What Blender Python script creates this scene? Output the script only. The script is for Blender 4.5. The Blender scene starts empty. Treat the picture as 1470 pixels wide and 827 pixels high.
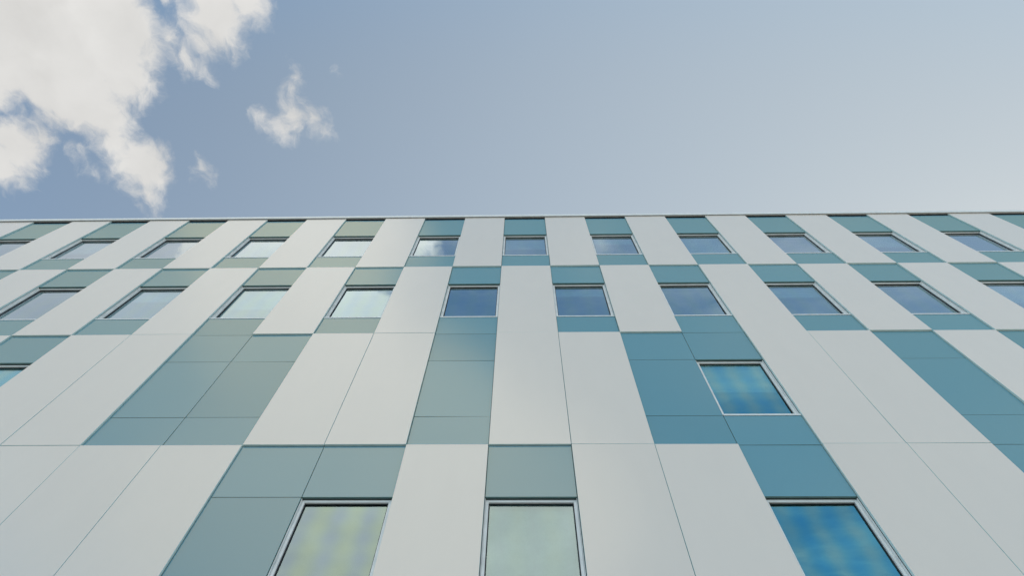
import bpy, bmesh, math, random
from mathutils import Matrix, Vector, Euler
random.seed(7)
scene = bpy.context.scene
COL = scene.collection
EYE = 1.6                      # camera height above the pavement
W = 1.3                        # facade module
# storey levels above the pavement
L1, LD, LC, LB, LA, TOP = 1.85, 5.40, 8.952, 12.495, 16.064, 20.08

# ------------------------------------------------------------------ materials
def nt(mat):
    mat.use_nodes = True
    t = mat.node_tree
    for n in list(t.nodes): t.nodes.remove(n)
    return t
def N(t, kind, **kw):
    n = t.nodes.new(kind)
    for k, v in kw.items():
        if k == 'inputs':
            for kk, vv in v.items(): n.inputs[kk].default_value = vv
        else: setattr(n, k, v)
    return n
def noise_bump(t, scale, strength, dist, coord='Object', detail=2.0):
    tc = N(t, 'ShaderNodeTexCoord'); oi = N(t, 'ShaderNodeObjectInfo')
    mul = N(t, 'ShaderNodeMath', operation='MULTIPLY', inputs={1: 57.0})
    t.links.new(oi.outputs['Random'], mul.inputs[0])
    add = N(t, 'ShaderNodeVectorMath', operation='ADD')
    t.links.new(tc.outputs[coord], add.inputs[0]); t.links.new(mul.outputs[0], add.inputs[1])
    no = N(t, 'ShaderNodeTexNoise', inputs={'Scale': scale, 'Detail': detail})
    t.links.new(add.outputs[0], no.inputs['Vector'])
    b = N(t, 'ShaderNodeBump', inputs={'Strength': strength, 'Distance': dist})
    t.links.new(no.outputs['Fac'], b.inputs['Height'])
    return b, oi, add
def panel_mat(name, col, rough, spec, var=0.05, metal=0.0, bump=0.15, coat=0.0, tint=None):
    m = bpy.data.materials.new(name); t = nt(m)
    out = N(t, 'ShaderNodeOutputMaterial'); p = N(t, 'ShaderNodeBsdfPrincipled')
    p.inputs['Roughness'].default_value = rough; p.inputs['IOR'].default_value = 1.5
    p.inputs['Specular IOR Level'].default_value = spec; p.inputs['Metallic'].default_value = metal
    p.inputs['Coat Weight'].default_value = coat; p.inputs['Coat Roughness'].default_value = rough
    b, oi, add = noise_bump(t, 1.1, bump, 0.02)
    t.links.new(b.outputs[0], p.inputs['Normal'])
    hsv = N(t, 'ShaderNodeHueSaturation', inputs={'Color': (*col, 1)})
    mr = N(t, 'ShaderNodeMapRange', inputs={3: 1 - var, 4: 1 + var})
    t.links.new(oi.outputs['Random'], mr.inputs[0])
    # faint dirt film, drawn out vertically
    mp = N(t, 'ShaderNodeMapping', inputs={'Scale': (3, 3, 1.2)})
    t.links.new(add.outputs[0], mp.inputs[0])
    n2 = N(t, 'ShaderNodeTexNoise', inputs={'Scale': 1.0, 'Detail': 5.0})
    t.links.new(mp.outputs[0], n2.inputs['Vector'])
    mr2 = N(t, 'ShaderNodeMapRange', inputs={1: .3, 2: .7, 3: .988, 4: 1.006})
    t.links.new(n2.outputs['Fac'], mr2.inputs[0])
    mm = N(t, 'ShaderNodeMath', operation='MULTIPLY')
    t.links.new(mr.outputs[0], mm.inputs[0]); t.links.new(mr2.outputs[0], mm.inputs[1])
    t.links.new(mm.outputs[0], hsv.inputs['Value'])
    t.links.new(hsv.outputs[0], p.inputs['Base Color'])
    t.links.new(p.outputs[0], out.inputs[0])
    return m
def plain(name, col, rough=.5, metal=0., spec=.5):
    m = bpy.data.materials.new(name); t = nt(m)
    out = N(t, 'ShaderNodeOutputMaterial'); p = N(t, 'ShaderNodeBsdfPrincipled')
    tc = N(t, 'ShaderNodeTexCoord'); no = N(t, 'ShaderNodeTexNoise', inputs={'Scale': 6.0, 'Detail': 6.0})
    t.links.new(tc.outputs['Object'], no.inputs['Vector'])
    mr = N(t, 'ShaderNodeMapRange', inputs={1: .3, 2: .7, 3: .92, 4: 1.06})
    t.links.new(no.outputs['Fac'], mr.inputs[0])
    hsv = N(t, 'ShaderNodeHueSaturation', inputs={'Color': (*col, 1)})
    t.links.new(mr.outputs[0], hsv.inputs['Value']); t.links.new(hsv.outputs[0], p.inputs['Base Color'])
    p.inputs['Roughness'].default_value = rough; p.inputs['Metallic'].default_value = metal
    p.inputs['Specular IOR Level'].default_value = spec
    t.links.new(p.outputs[0], out.inputs[0])
    return m

M_WHITE = panel_mat('white_glass_panel', (.845, .752, .662), .2, .85, var=.012, bump=.05)
M_WEDGE = plain('white_panel_edge', (.62, .76, .74), .25)
def teal_mat():
    m = bpy.data.materials.new('teal_glass_panel'); t = nt(m)
    out = N(t, 'ShaderNodeOutputMaterial')
    d = N(t, 'ShaderNodeBsdfDiffuse'); g = N(t, 'ShaderNodeBsdfGlossy', inputs={'Color': (1., .85, .43, 1), 'Roughness': .16})
    b, oi, add = noise_bump(t, 1.1, .06, .02)
    t.links.new(b.outputs[0], d.inputs['Normal']); t.links.new(b.outputs[0], g.inputs['Normal'])
    hsv = N(t, 'ShaderNodeHueSaturation', inputs={'Color': (.118, .325, .45, 1)})
    mr = N(t, 'ShaderNodeMapRange', inputs={3: .96, 4: 1.05})
    t.links.new(oi.outputs['Random'], mr.inputs[0]); t.links.new(mr.outputs[0], hsv.inputs['Value'])
    t.links.new(hsv.outputs[0], d.inputs['Color'])
    fr = N(t, 'ShaderNodeFresnel', inputs={'IOR': 1.6})
    mr2 = N(t, 'ShaderNodeMapRange', inputs={1: 0., 2: .5, 3: .08, 4: .48})
    t.links.new(fr.outputs[0], mr2.inputs[0])
    mix = N(t, 'ShaderNodeMixShader')
    t.links.new(mr2.outputs[0], mix.inputs[0]); t.links.new(d.outputs[0], mix.inputs[1]); t.links.new(g.outputs[0], mix.inputs[2])
    t.links.new(mix.outputs[0], out.inputs[0])
    return m
M_TEAL = teal_mat()
M_TEDGE = plain('teal_panel_edge', (.12, .24, .23), .3)
M_ALU = plain('silver_aluminium', (.82, .82, .80), .35, .0)
M_GASKET = plain('black_gasket', (.018, .02, .022), .6)
M_BACK = plain('dark_backing', (.11, .14, .14), .8)
M_CONC = plain('grey_plaster', (.45, .45, .44), .85)
M_ROOM = plain('room_plaster', (.5, .5, .48), .9)
M_BLIND = plain('blind_fabric', (.62, .64, .60), .9)
def pane_mat(amt, base=(.46, .82, .86), lo=(.36, .66, .98), hi=(.60, .92, .66)):
    # amt: how strongly the tempering pattern of the glass shows
    m = bpy.data.materials.new('coated_window_glass'); t = nt(m)
    out = N(t, 'ShaderNodeOutputMaterial')
    tr = N(t, 'ShaderNodeBsdfTransparent', inputs={'Color': (.62, .80, .82, 1)})
    g = N(t, 'ShaderNodeBsdfGlossy', inputs={'Roughness': .0})
    b, oi, add = noise_bump(t, .8, .035, .03, detail=1.0)
    t.links.new(b.outputs[0], g.inputs['Normal'])
    # tempering pattern of polarised reflections, painted as tint: soft bands and blotches, yellow-green to violet-blue
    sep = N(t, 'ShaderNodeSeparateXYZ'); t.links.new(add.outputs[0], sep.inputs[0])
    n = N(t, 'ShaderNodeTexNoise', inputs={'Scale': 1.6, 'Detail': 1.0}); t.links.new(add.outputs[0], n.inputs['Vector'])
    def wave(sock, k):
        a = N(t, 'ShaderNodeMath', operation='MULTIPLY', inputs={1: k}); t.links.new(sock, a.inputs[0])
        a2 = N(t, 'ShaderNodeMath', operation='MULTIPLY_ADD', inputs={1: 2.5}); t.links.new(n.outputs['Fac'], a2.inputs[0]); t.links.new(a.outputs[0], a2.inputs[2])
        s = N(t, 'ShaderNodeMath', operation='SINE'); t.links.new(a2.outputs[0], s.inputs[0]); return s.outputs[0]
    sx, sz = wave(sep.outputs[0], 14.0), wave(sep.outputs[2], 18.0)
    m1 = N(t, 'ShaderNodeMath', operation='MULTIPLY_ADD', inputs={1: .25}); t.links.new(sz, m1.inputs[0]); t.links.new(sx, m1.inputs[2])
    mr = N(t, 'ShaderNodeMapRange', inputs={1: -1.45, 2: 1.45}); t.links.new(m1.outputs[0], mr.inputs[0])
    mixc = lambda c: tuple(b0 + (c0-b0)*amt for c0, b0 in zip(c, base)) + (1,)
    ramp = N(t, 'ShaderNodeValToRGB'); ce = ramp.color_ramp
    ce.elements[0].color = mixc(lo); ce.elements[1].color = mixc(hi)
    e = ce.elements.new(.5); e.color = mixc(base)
    t.links.new(mr.outputs[0], ramp.inputs[0]); 
    fr = N(t, 'ShaderNodeFresnel', inputs={'IOR': 1.5})
    mr2 = N(t, 'ShaderNodeMapRange', inputs={1: .04, 2: .6, 3: .46, 4: .95}); t.links.new(fr.outputs[0], mr2.inputs[0])
    # the outer surface reflects untinted, more so at a glancing angle
    mg = N(t, 'ShaderNodeMapRange', inputs={1: .05, 2: .2, 3: 0, 4: .8}); t.links.new(fr.outputs[0], mg.inputs[0])
    mcx = N(t, 'ShaderNodeMix', data_type='RGBA'); t.links.new(mg.outputs[0], mcx.inputs['Factor']); t.links.new(ramp.outputs[0], mcx.inputs['A']); mcx.inputs['B'].default_value = (.86, .90, .95, 1)
    t.links.new(mcx.outputs['Result'], g.inputs['Color'])
    mix = N(t, 'ShaderNodeMixShader')
    t.links.new(mr2.outputs[0], mix.inputs[0]); t.links.new(tr.outputs[0], mix.inputs[1]); t.links.new(g.outputs[0], mix.inputs[2])
    t.links.new(mix.outputs[0], out.inputs[0])
    return m
M_PANE = pane_mat(.25, (.58, .83, .91)); M_PANE_LOW = pane_mat(.75, (.30, .82, .88), (.14, .70, .98), (.58, .94, .80)); M_PANE_PALE = pane_mat(.7, (.48, .63, .61), (.42, .55, .70), (.54, .69, .55)); M_PANE_PLAIN = pane_mat(.15, (.46, .59, .59), (.47, .55, .68), (.58, .68, .52))  # rows C and D: per-window tints painted in for their differing reflections

M_CLEAR = bpy.data.materials.new('clear_inner_glass'); t_ = nt(M_CLEAR)
t_.links.new(N(t_, 'ShaderNodeBsdfTransparent', inputs={'Color': (.93, .96, .95, 1)}).outputs[0], N(t_, 'ShaderNodeOutputMaterial').inputs[0])

# ------------------------------------------------------------------ mesh helpers
class MB:
    def __init__(s): s.bm = bmesh.new()
    def box(s, x0, x1, y0, y1, z0, z1, front=0, side=None):
        side = front if side is None else side
        v = [s.bm.verts.new(c) for c in ((x0,y0,z0),(x1,y0,z0),(x1,y1,z0),(x0,y1,z0),(x0,y0,z1),(x1,y0,z1),(x1,y1,z1),(x0,y1,z1))]
        for k, f in enumerate(((0,1,5,4),(1,2,6,5),(2,3,7,6),(3,0,4,7),(4,5,6,7),(3,2,1,0))):
            fc = s.bm.faces.new([v[i] for i in f]); fc.material_index = front if k == 0 else side
        return s
    def mesh(s, name, *mats):
        me = bpy.data.meshes.new(name); s.bm.to_mesh(me); s.bm.free()
        for m in mats: me.materials.append(m)
        return me
def link(name, me, parent=None, loc=(0,0,0), rot=(0,0,0)):
    o = bpy.data.objects.new(name, me); COL.objects.link(o)
    o.parent = parent; o.location = loc; o.rotation_euler = rot
    return o
cache = {}
def panel_mesh(kind, w, h):
    key = (kind, round(w, 3), round(h, 3))
    if key not in cache:
        b = MB()
        if kind == 'white_panel':
            b.box(-w/2, w/2, 0, .045, -h/2, h/2, 0, 1); b_mats = (M_WHITE, M_WEDGE)
            # soft arrises that catch a thin line of light
            bmesh.ops.bevel(b.bm, geom=[e for e in b.bm.edges if all(v.co.y < .001 for v in e.verts)], offset=.0025, segments=1, affect='EDGES', material=1)
        else:
            b.box(-w/2, w/2, 0, .03, -h/2, h/2, 0, 1); b_mats = (M_TEAL, M_TEDGE)
            bmesh.ops.bevel(b.bm, geom=[e for e in b.bm.edges if all(v.co.y < .001 for v in e.verts)], offset=.002, segments=1, affect='EDGES', material=1)
        cache[key] = b.mesh(kind, *b_mats)
    return cache[key]

# ------------------------------------------------------------------ the building
B = bpy.data.objects.new('office_building', None); COL.objects.link(B)
B['label'] = 'office building clad in a checkerboard of glossy white and teal panels with square windows'
B['category'] = 'building'
J = .004                      # half a joint
IL, IR = -17, 17              # first column, one past the last column
T_Y = .036                    # teal panels stand back from the white ones
openings = []
def tilt(a): return (math.radians(random.gauss(0, a)), 0, math.radians(random.gauss(0, a)))
def white(i, z0, z1):
    w, h = W - 2*J, z1 - z0 - 2*J
    link('white_panel', panel_mesh('white_panel', w, h), B, ((i+.5)*W, 0, (z0+z1)/2), tilt(.07))
def teal(i, z0, z1):
    w, h = W - 2*J, z1 - z0 - 2*J
    link('teal_panel', panel_mesh('teal_panel', w, h), B, ((i+.5)*W, T_Y, (z0+z1)/2), tilt(.09))
FW = .041                     # window frame width
def frame_mesh(h):
    key = ('f', round(h, 3))
    if key in cache: return cache[key]
    w = W - .026; y0, y1 = .082, .15; b = MB()
    b.box(-w/2, -w/2+FW, y0, y1, 0, h); b.box(w/2-FW, w/2, y0, y1, 0, h)
    b.box(-w/2+FW, w/2-FW, y0, y1, h-FW, h); b.box(-w/2+FW, w/2-FW, y0, y1, 0, FW)
    for s in (-1, 1):          # aluminium reveal liners beside the frame
        xa, xb = sorted((s*(w/2+.0025), s*(w/2+.0085))); b.box(xa, xb, .048, .15, 0, h)
    # dark glazing gasket set back inside the frame
    g, ya, yb, q = .014, .108, .118, FW + .0005
    b.box(-w/2+q, -w/2+q+g, ya, yb, q, h-q, 1); b.box(w/2-q-g, w/2-q, ya, yb, q, h-q, 1)
    b.box(-w/2+q+g, w/2-q-g, ya, yb, h-q-g, h-q, 1); b.box(-w/2+q+g, w/2-q-g, ya, yb, q, q+g, 1)
    cache[key] = b.mesh('window', M_ALU, M_GASKET)
    return cache[key]
def pane_mesh(h, mat):
    key = ('p', round(h, 3), mat)
    if key not in cache:
        w = (W - .026)/2 - FW - .001
        cache[key] = MB().box(-w, w, 0, .012, -h/2+FW+.001, h/2-FW-.001, 0, 1).mesh('pane', mat, M_CLEAR)
    return cache[key]
def sill_mesh():
    if 's' not in cache:
        w = (W - .014)/2
        b = MB().box(-w, w, .0, .05, 0, .022)
        b.box(-w, w, .0, .006, -.018, 0)
        cache['s'] = b.mesh('sill', M_ALU)
    return cache['s']
def blind_mesh(h):
    key = ('b', round(h, 2))
    if key not in cache:
        w = (W - .026)/2 - .02; b = MB().box(-w, w, 0, .004, -h, 0); b.box(-w, w, -.012, .012, -h-.03, -h)
        cache[key] = b.mesh('blind', M_BLIND)
    return cache[key]
def window(i, z0, z1, blind=0.):
    h = z1 - z0 - .024
    f = link('window', frame_mesh(h), B, ((i+.5)*W, 0, z0+.012))
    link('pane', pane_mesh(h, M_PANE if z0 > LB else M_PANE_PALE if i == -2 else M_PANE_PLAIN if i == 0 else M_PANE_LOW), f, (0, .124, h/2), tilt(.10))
    link('sill', sill_mesh(), f, (0, .026, .0))
    if blind > 0: link('blind', blind_mesh(blind*h), f, (0, .21, h-.02))
    if 0 < blind < .9: f['label'] = 'window with its roller blind partly lowered'
    openings.append((i, z0, z1))

BLA = {-14:.3,-12:0,-10:.5,-8:.0,-6:1,-4:0,-2:0,0:.45,2:.25,4:1,6:0,8:.5,10:0,12:.4,14:0}
BLB = {-13:.5,-11:0,-9:0,-7:.3,-5:.55,-3:0,-1:0,1:.22,3:0,5:.3,7:0,9:.5,11:0}
# row A: the top storey, windows on even columns
for i in range(IL, IR):
    if i % 2 == 0:
        teal(i, LA, LA+.80); window(i, LA+.80, 18.555, BLA.get(i, 0)); teal(i, 18.555, TOP-.10)
    else: white(i, LA, TOP)
# row B: windows on odd columns
for i in range(IL, IR):
    if i % 2: teal(i, LB, LB+.75); window(i, LB+.75, 15.02, BLB.get(i, 0)); teal(i, 15.02, LA)
    else: white(i, LB, LA)
# row C
C0, C1 = -11, 11
for i in range(C0, C1):
    a, b = LC+.742, 11.445
    if i in (-8, 3): teal(i, LC, a); window(i, a, b, .46 if i == 3 else .3); teal(i, b, LB)
    elif i in (-5, -4, -1, 2, 6, 8): teal(i, LC, a); teal(i, a, b); teal(i, b, LB)
    else: white(i, LC, LB)
# row D
for i in range(C0, C1):
    a, b = LD+.742, 7.872
    if i in (-2, 0, 3): teal(i, LD, a); window(i, a, b, {-2:.0, 0:1., 3:0}[i]); teal(i, b, LC)
    elif i in (-3, 6): teal(i, LD, a); teal(i, a, b); teal(i, b, LC)
    else: white(i, LD, LC)
# storeys below the frame and the ends of rows C and D: one run of plain cladding
lc = MB()
for z0, z1 in ((.45, L1), (L1, LD)):
    for i in range(IL, IR): lc.box(i*W+J, (i+1)*W-J, 0, .045, z0+J, z1-J, 0, 1)
for z0, z1 in ((LD, LC), (LC, LB)):
    for i in list(range(IL, C0)) + list(range(C1, IR)): lc.box(i*W+J, (i+1)*W-J, 0, .045, z0+J, z1-J, 0, 1)
o = link('lower_cladding', lc.mesh('lower_cladding', M_WHITE, M_WEDGE), B); o['kind'] = 'stuff'

# backing wall with real openings, ends, back
wb = MB(); WX0, WX1 = IL*W, IR*W; DEEP = 14.0
byrow = {}
for i, z0, z1 in openings: byrow.setdefault((z0, z1), set()).add(i)
bands = sorted(byrow)
zs = .0
cuts = []
ZC = []
for (z0, z1) in bands:
    if z0 > zs: wb.box(WX0, WX1, .078, .30, zs, z0)
    run = None
    for i in range(IL, IR+1):
        solid = i < IR and i not in byrow[(z0, z1)]
        if solid and run is None: run = i
        if not solid and run is not None:
            wb.box(run*W, i*W, .078, .30, z0, z1); run = None
    zs = z1
wb.box(WX0, WX1, .078, .30, zs, TOP-.02)
wb.box(WX0, WX0+.25, .302, DEEP, 0, TOP-.02, 1); wb.box(WX1-.25, WX1, .302, DEEP, 0, TOP-.02, 1)
wb.box(WX0+.252, WX1-.252, DEEP-.25, DEEP, 0, TOP-.02, 1)
link('wall', wb.mesh('wall', M_BACK, M_CONC), B)
for z in (LD, LC, LB, LA):
    link('floor_slab', MB().box(WX0+.26, WX1-.26, .31, DEEP-.26, z-.34, z).mesh('floor_slab', M_ROOM), B)
link('partition', MB().box(WX0+.26, WX1-.26, 5.0, 5.12, .01, LD-.35).box(WX0+.26, WX1-.26, 5.0, 5.12, LD+.01, LC-.35)
     .box(WX0+.26, WX1-.26, 5.0, 5.12, LC+.01, LB-.35).box(WX0+.26, WX1-.26, 5.0, 5.12, LB+.01, LA-.35)
     .box(WX0+.26, WX1-.26, 5.0, 5.12, LA+.01, TOP-.55).mesh('partition', M_ROOM), B)
link('roof', MB().box(WX0+.26, WX1-.26, .31, DEEP-.26, TOP-.5, TOP-.2).mesh('roof', M_CONC), B)
# coping: sheet metal cap in lengths, with its drip
cp = MB(); n = 6; ln = (WX1-WX0+.1)/n
for k in range(n):
    x0 = WX0-.05+k*ln
    cp.box(x0+.002, x0+ln-.002, -.035, .45, TOP+.06, TOP+.18)
    cp.box(x0+.002, x0+ln-.002, -.035, -.030, TOP+.02, TOP+.06)
cp.box(WX0, WX1, .03, .30, TOP-.018, TOP+.058, 1)
link('coping', cp.mesh('coping', plain('white_sheet_metal', (.88, .87, .84), .4), M_GASKET), B)
link('plinth', MB().box(WX0, WX1, .01, .07, 0, .44).mesh('plinth', M_CONC), B)

# ------------------------------------------------------------------ ground
def paving():
    m = bpy.data.materials.new('paving'); t = nt(m)
    out = N(t, 'ShaderNodeOutputMaterial'); p = N(t, 'ShaderNodeBsdfPrincipled', inputs={'Roughness': .8})
    tc = N(t, 'ShaderNodeTexCoord')
    br = N(t, 'ShaderNodeTexBrick', inputs={'Color1': (.42, .40, .36, 1), 'Color2': (.48, .46, .41, 1), 'Mortar': (.2, .2, .19, 1), 'Scale': 1.0, 'Mortar Size': .006, 'Brick Width': .6, 'Row Height': .6})
    t.links.new(tc.outputs['Object'], br.inputs[0]); t.links.new(br.outputs[0], p.inputs['Base Color']); t.links.new(p.outputs[0], out.inputs[0])
    return m
g = MB().box(-600, 600, -600, 600, -.5, -.12); o = link('ground', g.mesh('ground', plain('asphalt', (.27, .26, .24), .9))); o['kind'] = 'structure'
g = MB().box(-60, 60, -26, 30, -.119, 0); o = link('pavement', g.mesh('pavement', paving())); o['kind'] = 'structure'

# ------------------------------------------------------------------ sky, clouds, sun
SUN_DIR = Vector((.66, .50, .56)).normalized()
elev = math.asin(SUN_DIR.z); az = math.atan2(SUN_DIR.x, SUN_DIR.y)       # azimuth clockwise from +Y
world = bpy.data.worlds.new('World'); scene.world = world; world.use_nodes = True
t = world.node_tree
for n_ in list(t.nodes): t.nodes.remove(n_)
LK = t.links.new
out = N(t, 'ShaderNodeOutputWorld'); bg = N(t, 'ShaderNodeBackground', inputs={'Strength': .13})
sky = N(t, 'ShaderNodeTexSky', sky_type='NISHITA', sun_disc=False)
sky.sun_elevation = elev; sky.sun_rotation = az
sky.air_density = 1.0; sky.dust_density = 2.2; sky.ozone_density = 1.0; sky.altitude = 50
tc = N(t, 'ShaderNodeTexCoord'); sep = N(t, 'ShaderNodeSeparateXYZ'); LK(tc.outputs['Generated'], sep.inputs[0])
zc = N(t, 'ShaderNodeMath', operation='MAXIMUM', inputs={1: .04}); LK(sep.outputs[2], zc.inputs[0])
dx = N(t, 'ShaderNodeMath', operation='DIVIDE'); LK(sep.outputs[0], dx.inputs[0]); LK(zc.outputs[0], dx.inputs[1])
dy = N(t, 'ShaderNodeMath', operation='DIVIDE'); LK(sep.outputs[1], dy.inputs[0]); LK(zc.outputs[0], dy.inputs[1])
P = N(t, 'ShaderNodeCombineXYZ'); LK(dx.outputs[0], P.inputs[0]); LK(dy.outputs[0], P.inputs[1])
# the cloud layer is flat overhead: P is the position on it; billows are warped by noise
def warp(src, scale, amp, detail):
    n = N(t, 'ShaderNodeTexNoise', inputs={'Scale': scale, 'Detail': detail, 'Roughness': .55}); LK(src, n.inputs['Vector'])
    s = N(t, 'ShaderNodeVectorMath', operation='SUBTRACT', inputs={1: (.5, .5, .5)}); LK(n.outputs['Color'], s.inputs[0])
    m = N(t, 'ShaderNodeVectorMath', operation='SCALE', inputs={'Scale': amp}); LK(s.outputs[0], m.inputs[0])
    a = N(t, 'ShaderNodeVectorMath', operation='ADD'); LK(src, a.inputs[0]); LK(m.outputs[0], a.inputs[1])
    f = N(t, 'ShaderNodeVectorMath', operation='MULTIPLY', inputs={1: (1, 1, 0)}); LK(a.outputs[0], f.inputs[0])
    return f.outputs[0]
Pw = warp(P.outputs[0], 14.0, .055, 5.0)
CLOUDS = [(-0.765, 0.008, 0.129), (-0.67, 0.019, 0.107), (-0.605, 0.03, 0.058), (-0.550, 0.037, 0.024), (-0.545, -0.022, 0.017), (-0.738, 0.091, 0.096), (-0.644, 0.081, 0.069), (-0.81, 0.07, 0.07), (-0.689, 0.151, 0.058), (-0.683, 0.191, 0.045), (-0.654, 0.233, 0.059), (-0.657, 0.286, 0.033), (-0.657, 0.311, 0.015), (-0.862, 0.20, 0.058), (-0.815, 0.185, 0.030), (-0.891, 0.236, 0.048), (-0.752, 0.215, 0.016), (-0.735, 0.245, 0.010), (-0.468, 0.003, 0.06), (-0.423, -0.008, 0.039), (-0.5, 0.044, 0.026), (-0.537, 0.067, 0.022), (-0.508, 0.078, 0.018), (-0.432, 0.048, 0.01), (-0.377, 0.163, 0.03), (-0.403, 0.174, 0.028), (-0.348, 0.161, 0.025), (-0.334, 0.184, 0.019), (-0.362, 0.097, 0.015), (-0.366, 0.118, 0.008), (-0.392, 0.194, 0.014), (-0.425, 0.154, 0.016), (-0.295, 0.09, 0.003), (-0.551, 0.246, 0.016), (-0.543, 0.258, 0.01), (-0.895, 0.045, 0.115), (-0.859, -0.078, 0.225), (-0.64, -0.15, 0.135),
  # the bank standing opposite the facade
  (-0.31, -0.356, 0.125), (-0.446, -0.409, 0.2), (-0.30, -0.525, 0.085), (-0.445, -0.634, 0.24), (-0.285, -0.846, 0.315), (-0.183, -1.137, 0.455), (-0.454, -1.184, 0.516), (-0.19, -0.385, 0.048)]
# thinner cloud beside the bank
THIN = [(-0.681, -0.569, 0.301), (-0.847, -0.447, 0.213), (-0.863, -0.963, 0.473), (-1.1, -.6, .3), (.12, -.40, .05),
  # unseen low banks behind the camera, added to warm and brighten the facade
  (1.2, -2.3, .8), (-1.5, -2.5, 1.0), (3.2, -3.1, 1.5), (-3.6, -3.4, 1.7), (.2, -3.9, 1.4), (-4.5, -.9, 1.3), (5.5, -2.2, 1.4), (2.6, -5.5, 1.9)]
def field(blobs, sm):
    cur = None
    for cx, cy, r in blobs:
        d = N(t, 'ShaderNodeVectorMath', operation='DISTANCE', inputs={1: (cx, cy, 0)}); LK(Pw, d.inputs[0])
        k = N(t, 'ShaderNodeMath', operation='MULTIPLY_ADD', inputs={1: -1.0, 2: r}); LK(d.outputs['Value'], k.inputs[0])
        if cur is None: cur = k.outputs[0]
        else:
            mx = N(t, 'ShaderNodeMath', operation='SMOOTH_MAX', inputs={2: sm}); LK(cur, mx.inputs[0]); LK(k.outputs[0], mx.inputs[1]); cur = mx.outputs[0]
    return cur
cur = field(CLOUDS, .012); thin = field(THIN, .05)
fb = N(t, 'ShaderNodeTexNoise', inputs={'Scale': 28.0, 'Detail': 9.0, 'Roughness': .62, 'Distortion': .3}); LK(Pw, fb.inputs['Vector'])
fa = N(t, 'ShaderNodeMath', operation='MULTIPLY_ADD', inputs={1: .075, 2: -.0375}); LK(fb.outputs['Fac'], fa.inputs[0])
fs = N(t, 'ShaderNodeMath', operation='ADD'); LK(cur, fs.inputs[0]); LK(fa.outputs[0], fs.inputs[1])
th = N(t, 'ShaderNodeMath', operation='MULTIPLY_ADD', inputs={1: 1.6}); LK(fa.outputs[0], th.inputs[0]); LK(thin, th.inputs[2])
at = N(t, 'ShaderNodeMapRange', interpolation_type='SMOOTHSTEP', inputs={1: -.04, 2: .12, 3: 0, 4: .68}); LK(th.outputs[0], at.inputs[0])
sm_ = N(t, 'ShaderNodeMapping', inputs={'Rotation': (0, 0, .6), 'Scale': (1.6, 5.0, 1)}); LK(Pw, sm_.inputs[0])
sn = N(t, 'ShaderNodeTexNoise', inputs={'Scale': 1.5, 'Detail': 6.0, 'Roughness': .6}); LK(sm_.outputs[0], sn.inputs['Vector'])
sr = N(t, 'ShaderNodeMapRange', interpolation_type='SMOOTHSTEP', inputs={1: .42, 2: .72, 3: .025, 4: .22}); LK(sn.outputs['Fac'], sr.inputs[0])
sy_ = N(t, 'ShaderNodeMapRange', interpolation_type='SMOOTHSTEP', inputs={1: -.12, 2: -.3, 3: .0, 4: 1.0}); LK(sep.outputs[1], sy_.inputs[0])
st = N(t, 'ShaderNodeMath', operation='MULTIPLY'); LK(sr.outputs[0], st.inputs[0]); LK(sy_.outputs[0], st.inputs[1])
al = N(t, 'ShaderNodeMapRange', interpolation_type='SMOOTHSTEP', inputs={1: -.010, 2: .034}); LK(fs.outputs[0], al.inputs[0])
up = N(t, 'ShaderNodeMapRange', inputs={1: .02, 2: .12}); LK(sep.outputs[2], up.inputs[0])
am0 = N(t, 'ShaderNodeMath', operation='MAXIMUM'); LK(st.outputs[0], am0.inputs[0]); LK(at.outputs[0], am0.inputs[1])
am = N(t, 'ShaderNodeMath', operation='MAXIMUM'); LK(al.outputs[0], am.inputs[0]); LK(am0.outputs[0], am.inputs[1])
alpha = N(t, 'ShaderNodeMath', operation='MULTIPLY'); LK(am.outputs[0], alpha.inputs[0]); LK(up.outputs[0], alpha.inputs[1])
# brighter where the cloud faces the sun (opposite side), denser = a little greyer
n3 = N(t, 'ShaderNodeTexNoise', inputs={'Scale': 7.0, 'Detail': 6.0}); LK(Pw, n3.inputs['Vector'])
sh = N(t, 'ShaderNodeMapRange', inputs={1: .3, 2: .7, 3: .87, 4: 1.05}); LK(n3.outputs['Fac'], sh.inputs[0])
fr = N(t, 'ShaderNodeMapRange', interpolation_type='SMOOTHSTEP', inputs={1: .05, 2: -.45, 3: 0.0, 4: 1.0}); LK(sep.outputs[1], fr.inputs[0])
xf = N(t, 'ShaderNodeMapRange', inputs={1: -1.0, 2: -.3, 3: .42, 4: 1.15}); LK(dx.outputs[0], xf.inputs[0])
xm = N(t, 'ShaderNodeMath', operation='MULTIPLY'); LK(fr.outputs[0], xm.inputs[0]); LK(xf.outputs[0], xm.inputs[1])
xa = N(t, 'ShaderNodeMath', operation='ADD', inputs={1: 1.0}); LK(xm.outputs[0], xa.inputs[0])
br = N(t, 'ShaderNodeMath', operation='MULTIPLY'); LK(sh.outputs[0], br.inputs[0]); LK(xa.outputs[0], br.inputs[1])
CLOUD = 3.1
cl = N(t, 'ShaderNodeVectorMath', operation='SCALE', inputs={0: (1,1,1)}); LK(br.outputs[0], cl.inputs['Scale'])
ctint = N(t, 'ShaderNodeMix', data_type='RGBA'); LK(fr.outputs[0], ctint.inputs['Factor']); ctint.inputs['A'].default_value = (CLOUD, CLOUD*.99, CLOUD*.965, 1); ctint.inputs['B'].default_value = (CLOUD, CLOUD*.97, CLOUD*.905, 1)
LK(ctint.outputs['Result'], cl.inputs[0])
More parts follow.
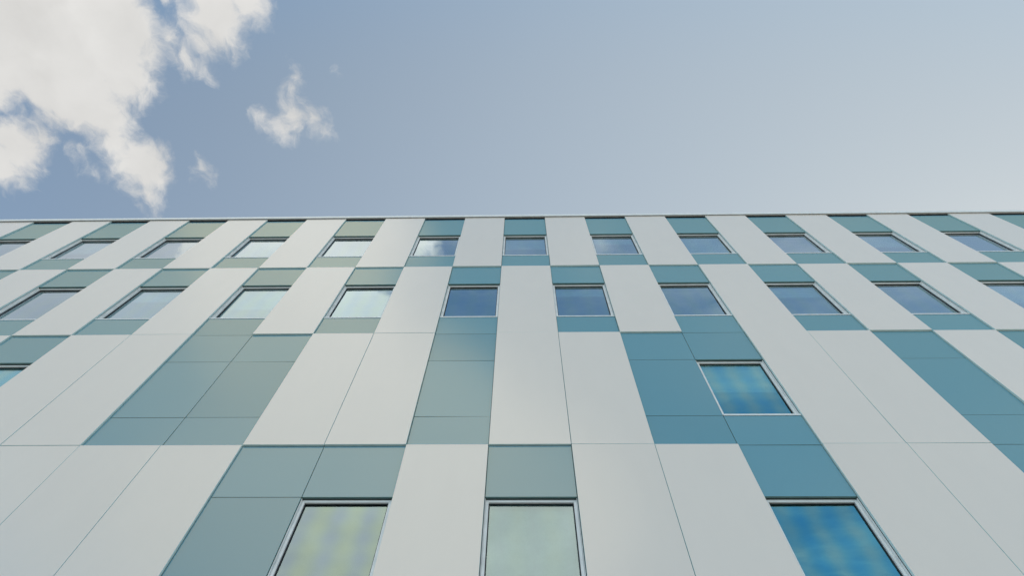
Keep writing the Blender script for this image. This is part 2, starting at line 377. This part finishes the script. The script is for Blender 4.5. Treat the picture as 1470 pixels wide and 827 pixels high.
# thin bright veil around the sun
dt = N(t, 'ShaderNodeVectorMath', operation='DOT_PRODUCT', inputs={1: tuple(SUN_DIR)}); LK(tc.outputs['Generated'], dt.inputs[0])
ve = N(t, 'ShaderNodeMapRange', inputs={1: .05, 2: 1.0, 3: .18, 4: .94}); LK(dt.outputs['Value'], ve.inputs[0])
mv = N(t, 'ShaderNodeMix', data_type='RGBA'); LK(ve.outputs[0], mv.inputs['Factor']); ty = N(t, 'ShaderNodeMapRange', interpolation_type='SMOOTHSTEP', inputs={1: .15, 2: -.35}); LK(sep.outputs[1], ty.inputs[0])
tm = N(t, 'ShaderNodeMix', data_type='RGBA'); LK(ty.outputs[0], tm.inputs['Factor']); tm.inputs['A'].default_value = (.98, .99, .89, 1); tm.inputs['B'].default_value = (.54, 1.12, 1.32, 1)
tn = N(t, 'ShaderNodeVectorMath', operation='MULTIPLY', inputs={}); LK(sky.outputs[0], tn.inputs[0]); LK(tm.outputs['Result'], tn.inputs[1]); LK(tn.outputs[0], mv.inputs['A']); mv.inputs['B'].default_value = (1.76, 2.06, 2.28, 1)
mc = N(t, 'ShaderNodeMix', data_type='RGBA'); LK(alpha.outputs[0], mc.inputs['Factor']); LK(mv.outputs['Result'], mc.inputs['A']); LK(cl.outputs[0], mc.inputs['B'])
LK(mc.outputs['Result'], bg.inputs['Color']); LK(bg.outputs[0], out.inputs[0])

sl = bpy.data.lights.new('sun', 'SUN'); sl.energy = 3.0; sl.angle = math.radians(.53); sl.color = (1, .95, .88)
so = bpy.data.objects.new('sun', sl); COL.objects.link(so); so.rotation_euler = SUN_DIR.to_track_quat('Z', 'Y').to_euler(); so.location = SUN_DIR*100

# ------------------------------------------------------------------ camera
cam = bpy.data.cameras.new('camera'); co = bpy.data.objects.new('camera', cam); COL.objects.link(co)
cam.sensor_width = 36; cam.lens = 850/1470*36; cam.clip_start = .05; cam.clip_end = 3000
r_, u_, f_ = Vector((.99983245, .01376068, .01207161)), Vector((.007268, -.90367871, .42814947)), Vector((-.01680048, .42798999, .90362731))
co.matrix_world = Matrix(((r_.x, u_.x, -f_.x, .5428), (r_.y, u_.y, -f_.y, -6.1972), (r_.z, u_.z, -f_.z, EYE), (0, 0, 0, 1)))
scene.camera = co
scene.view_settings.view_transform = 'Standard'; scene.view_settings.look = 'None'
scene.view_settings.exposure = 0.9; scene.view_settings.gamma = 1.0
scene.view_settings.use_curve_mapping = False
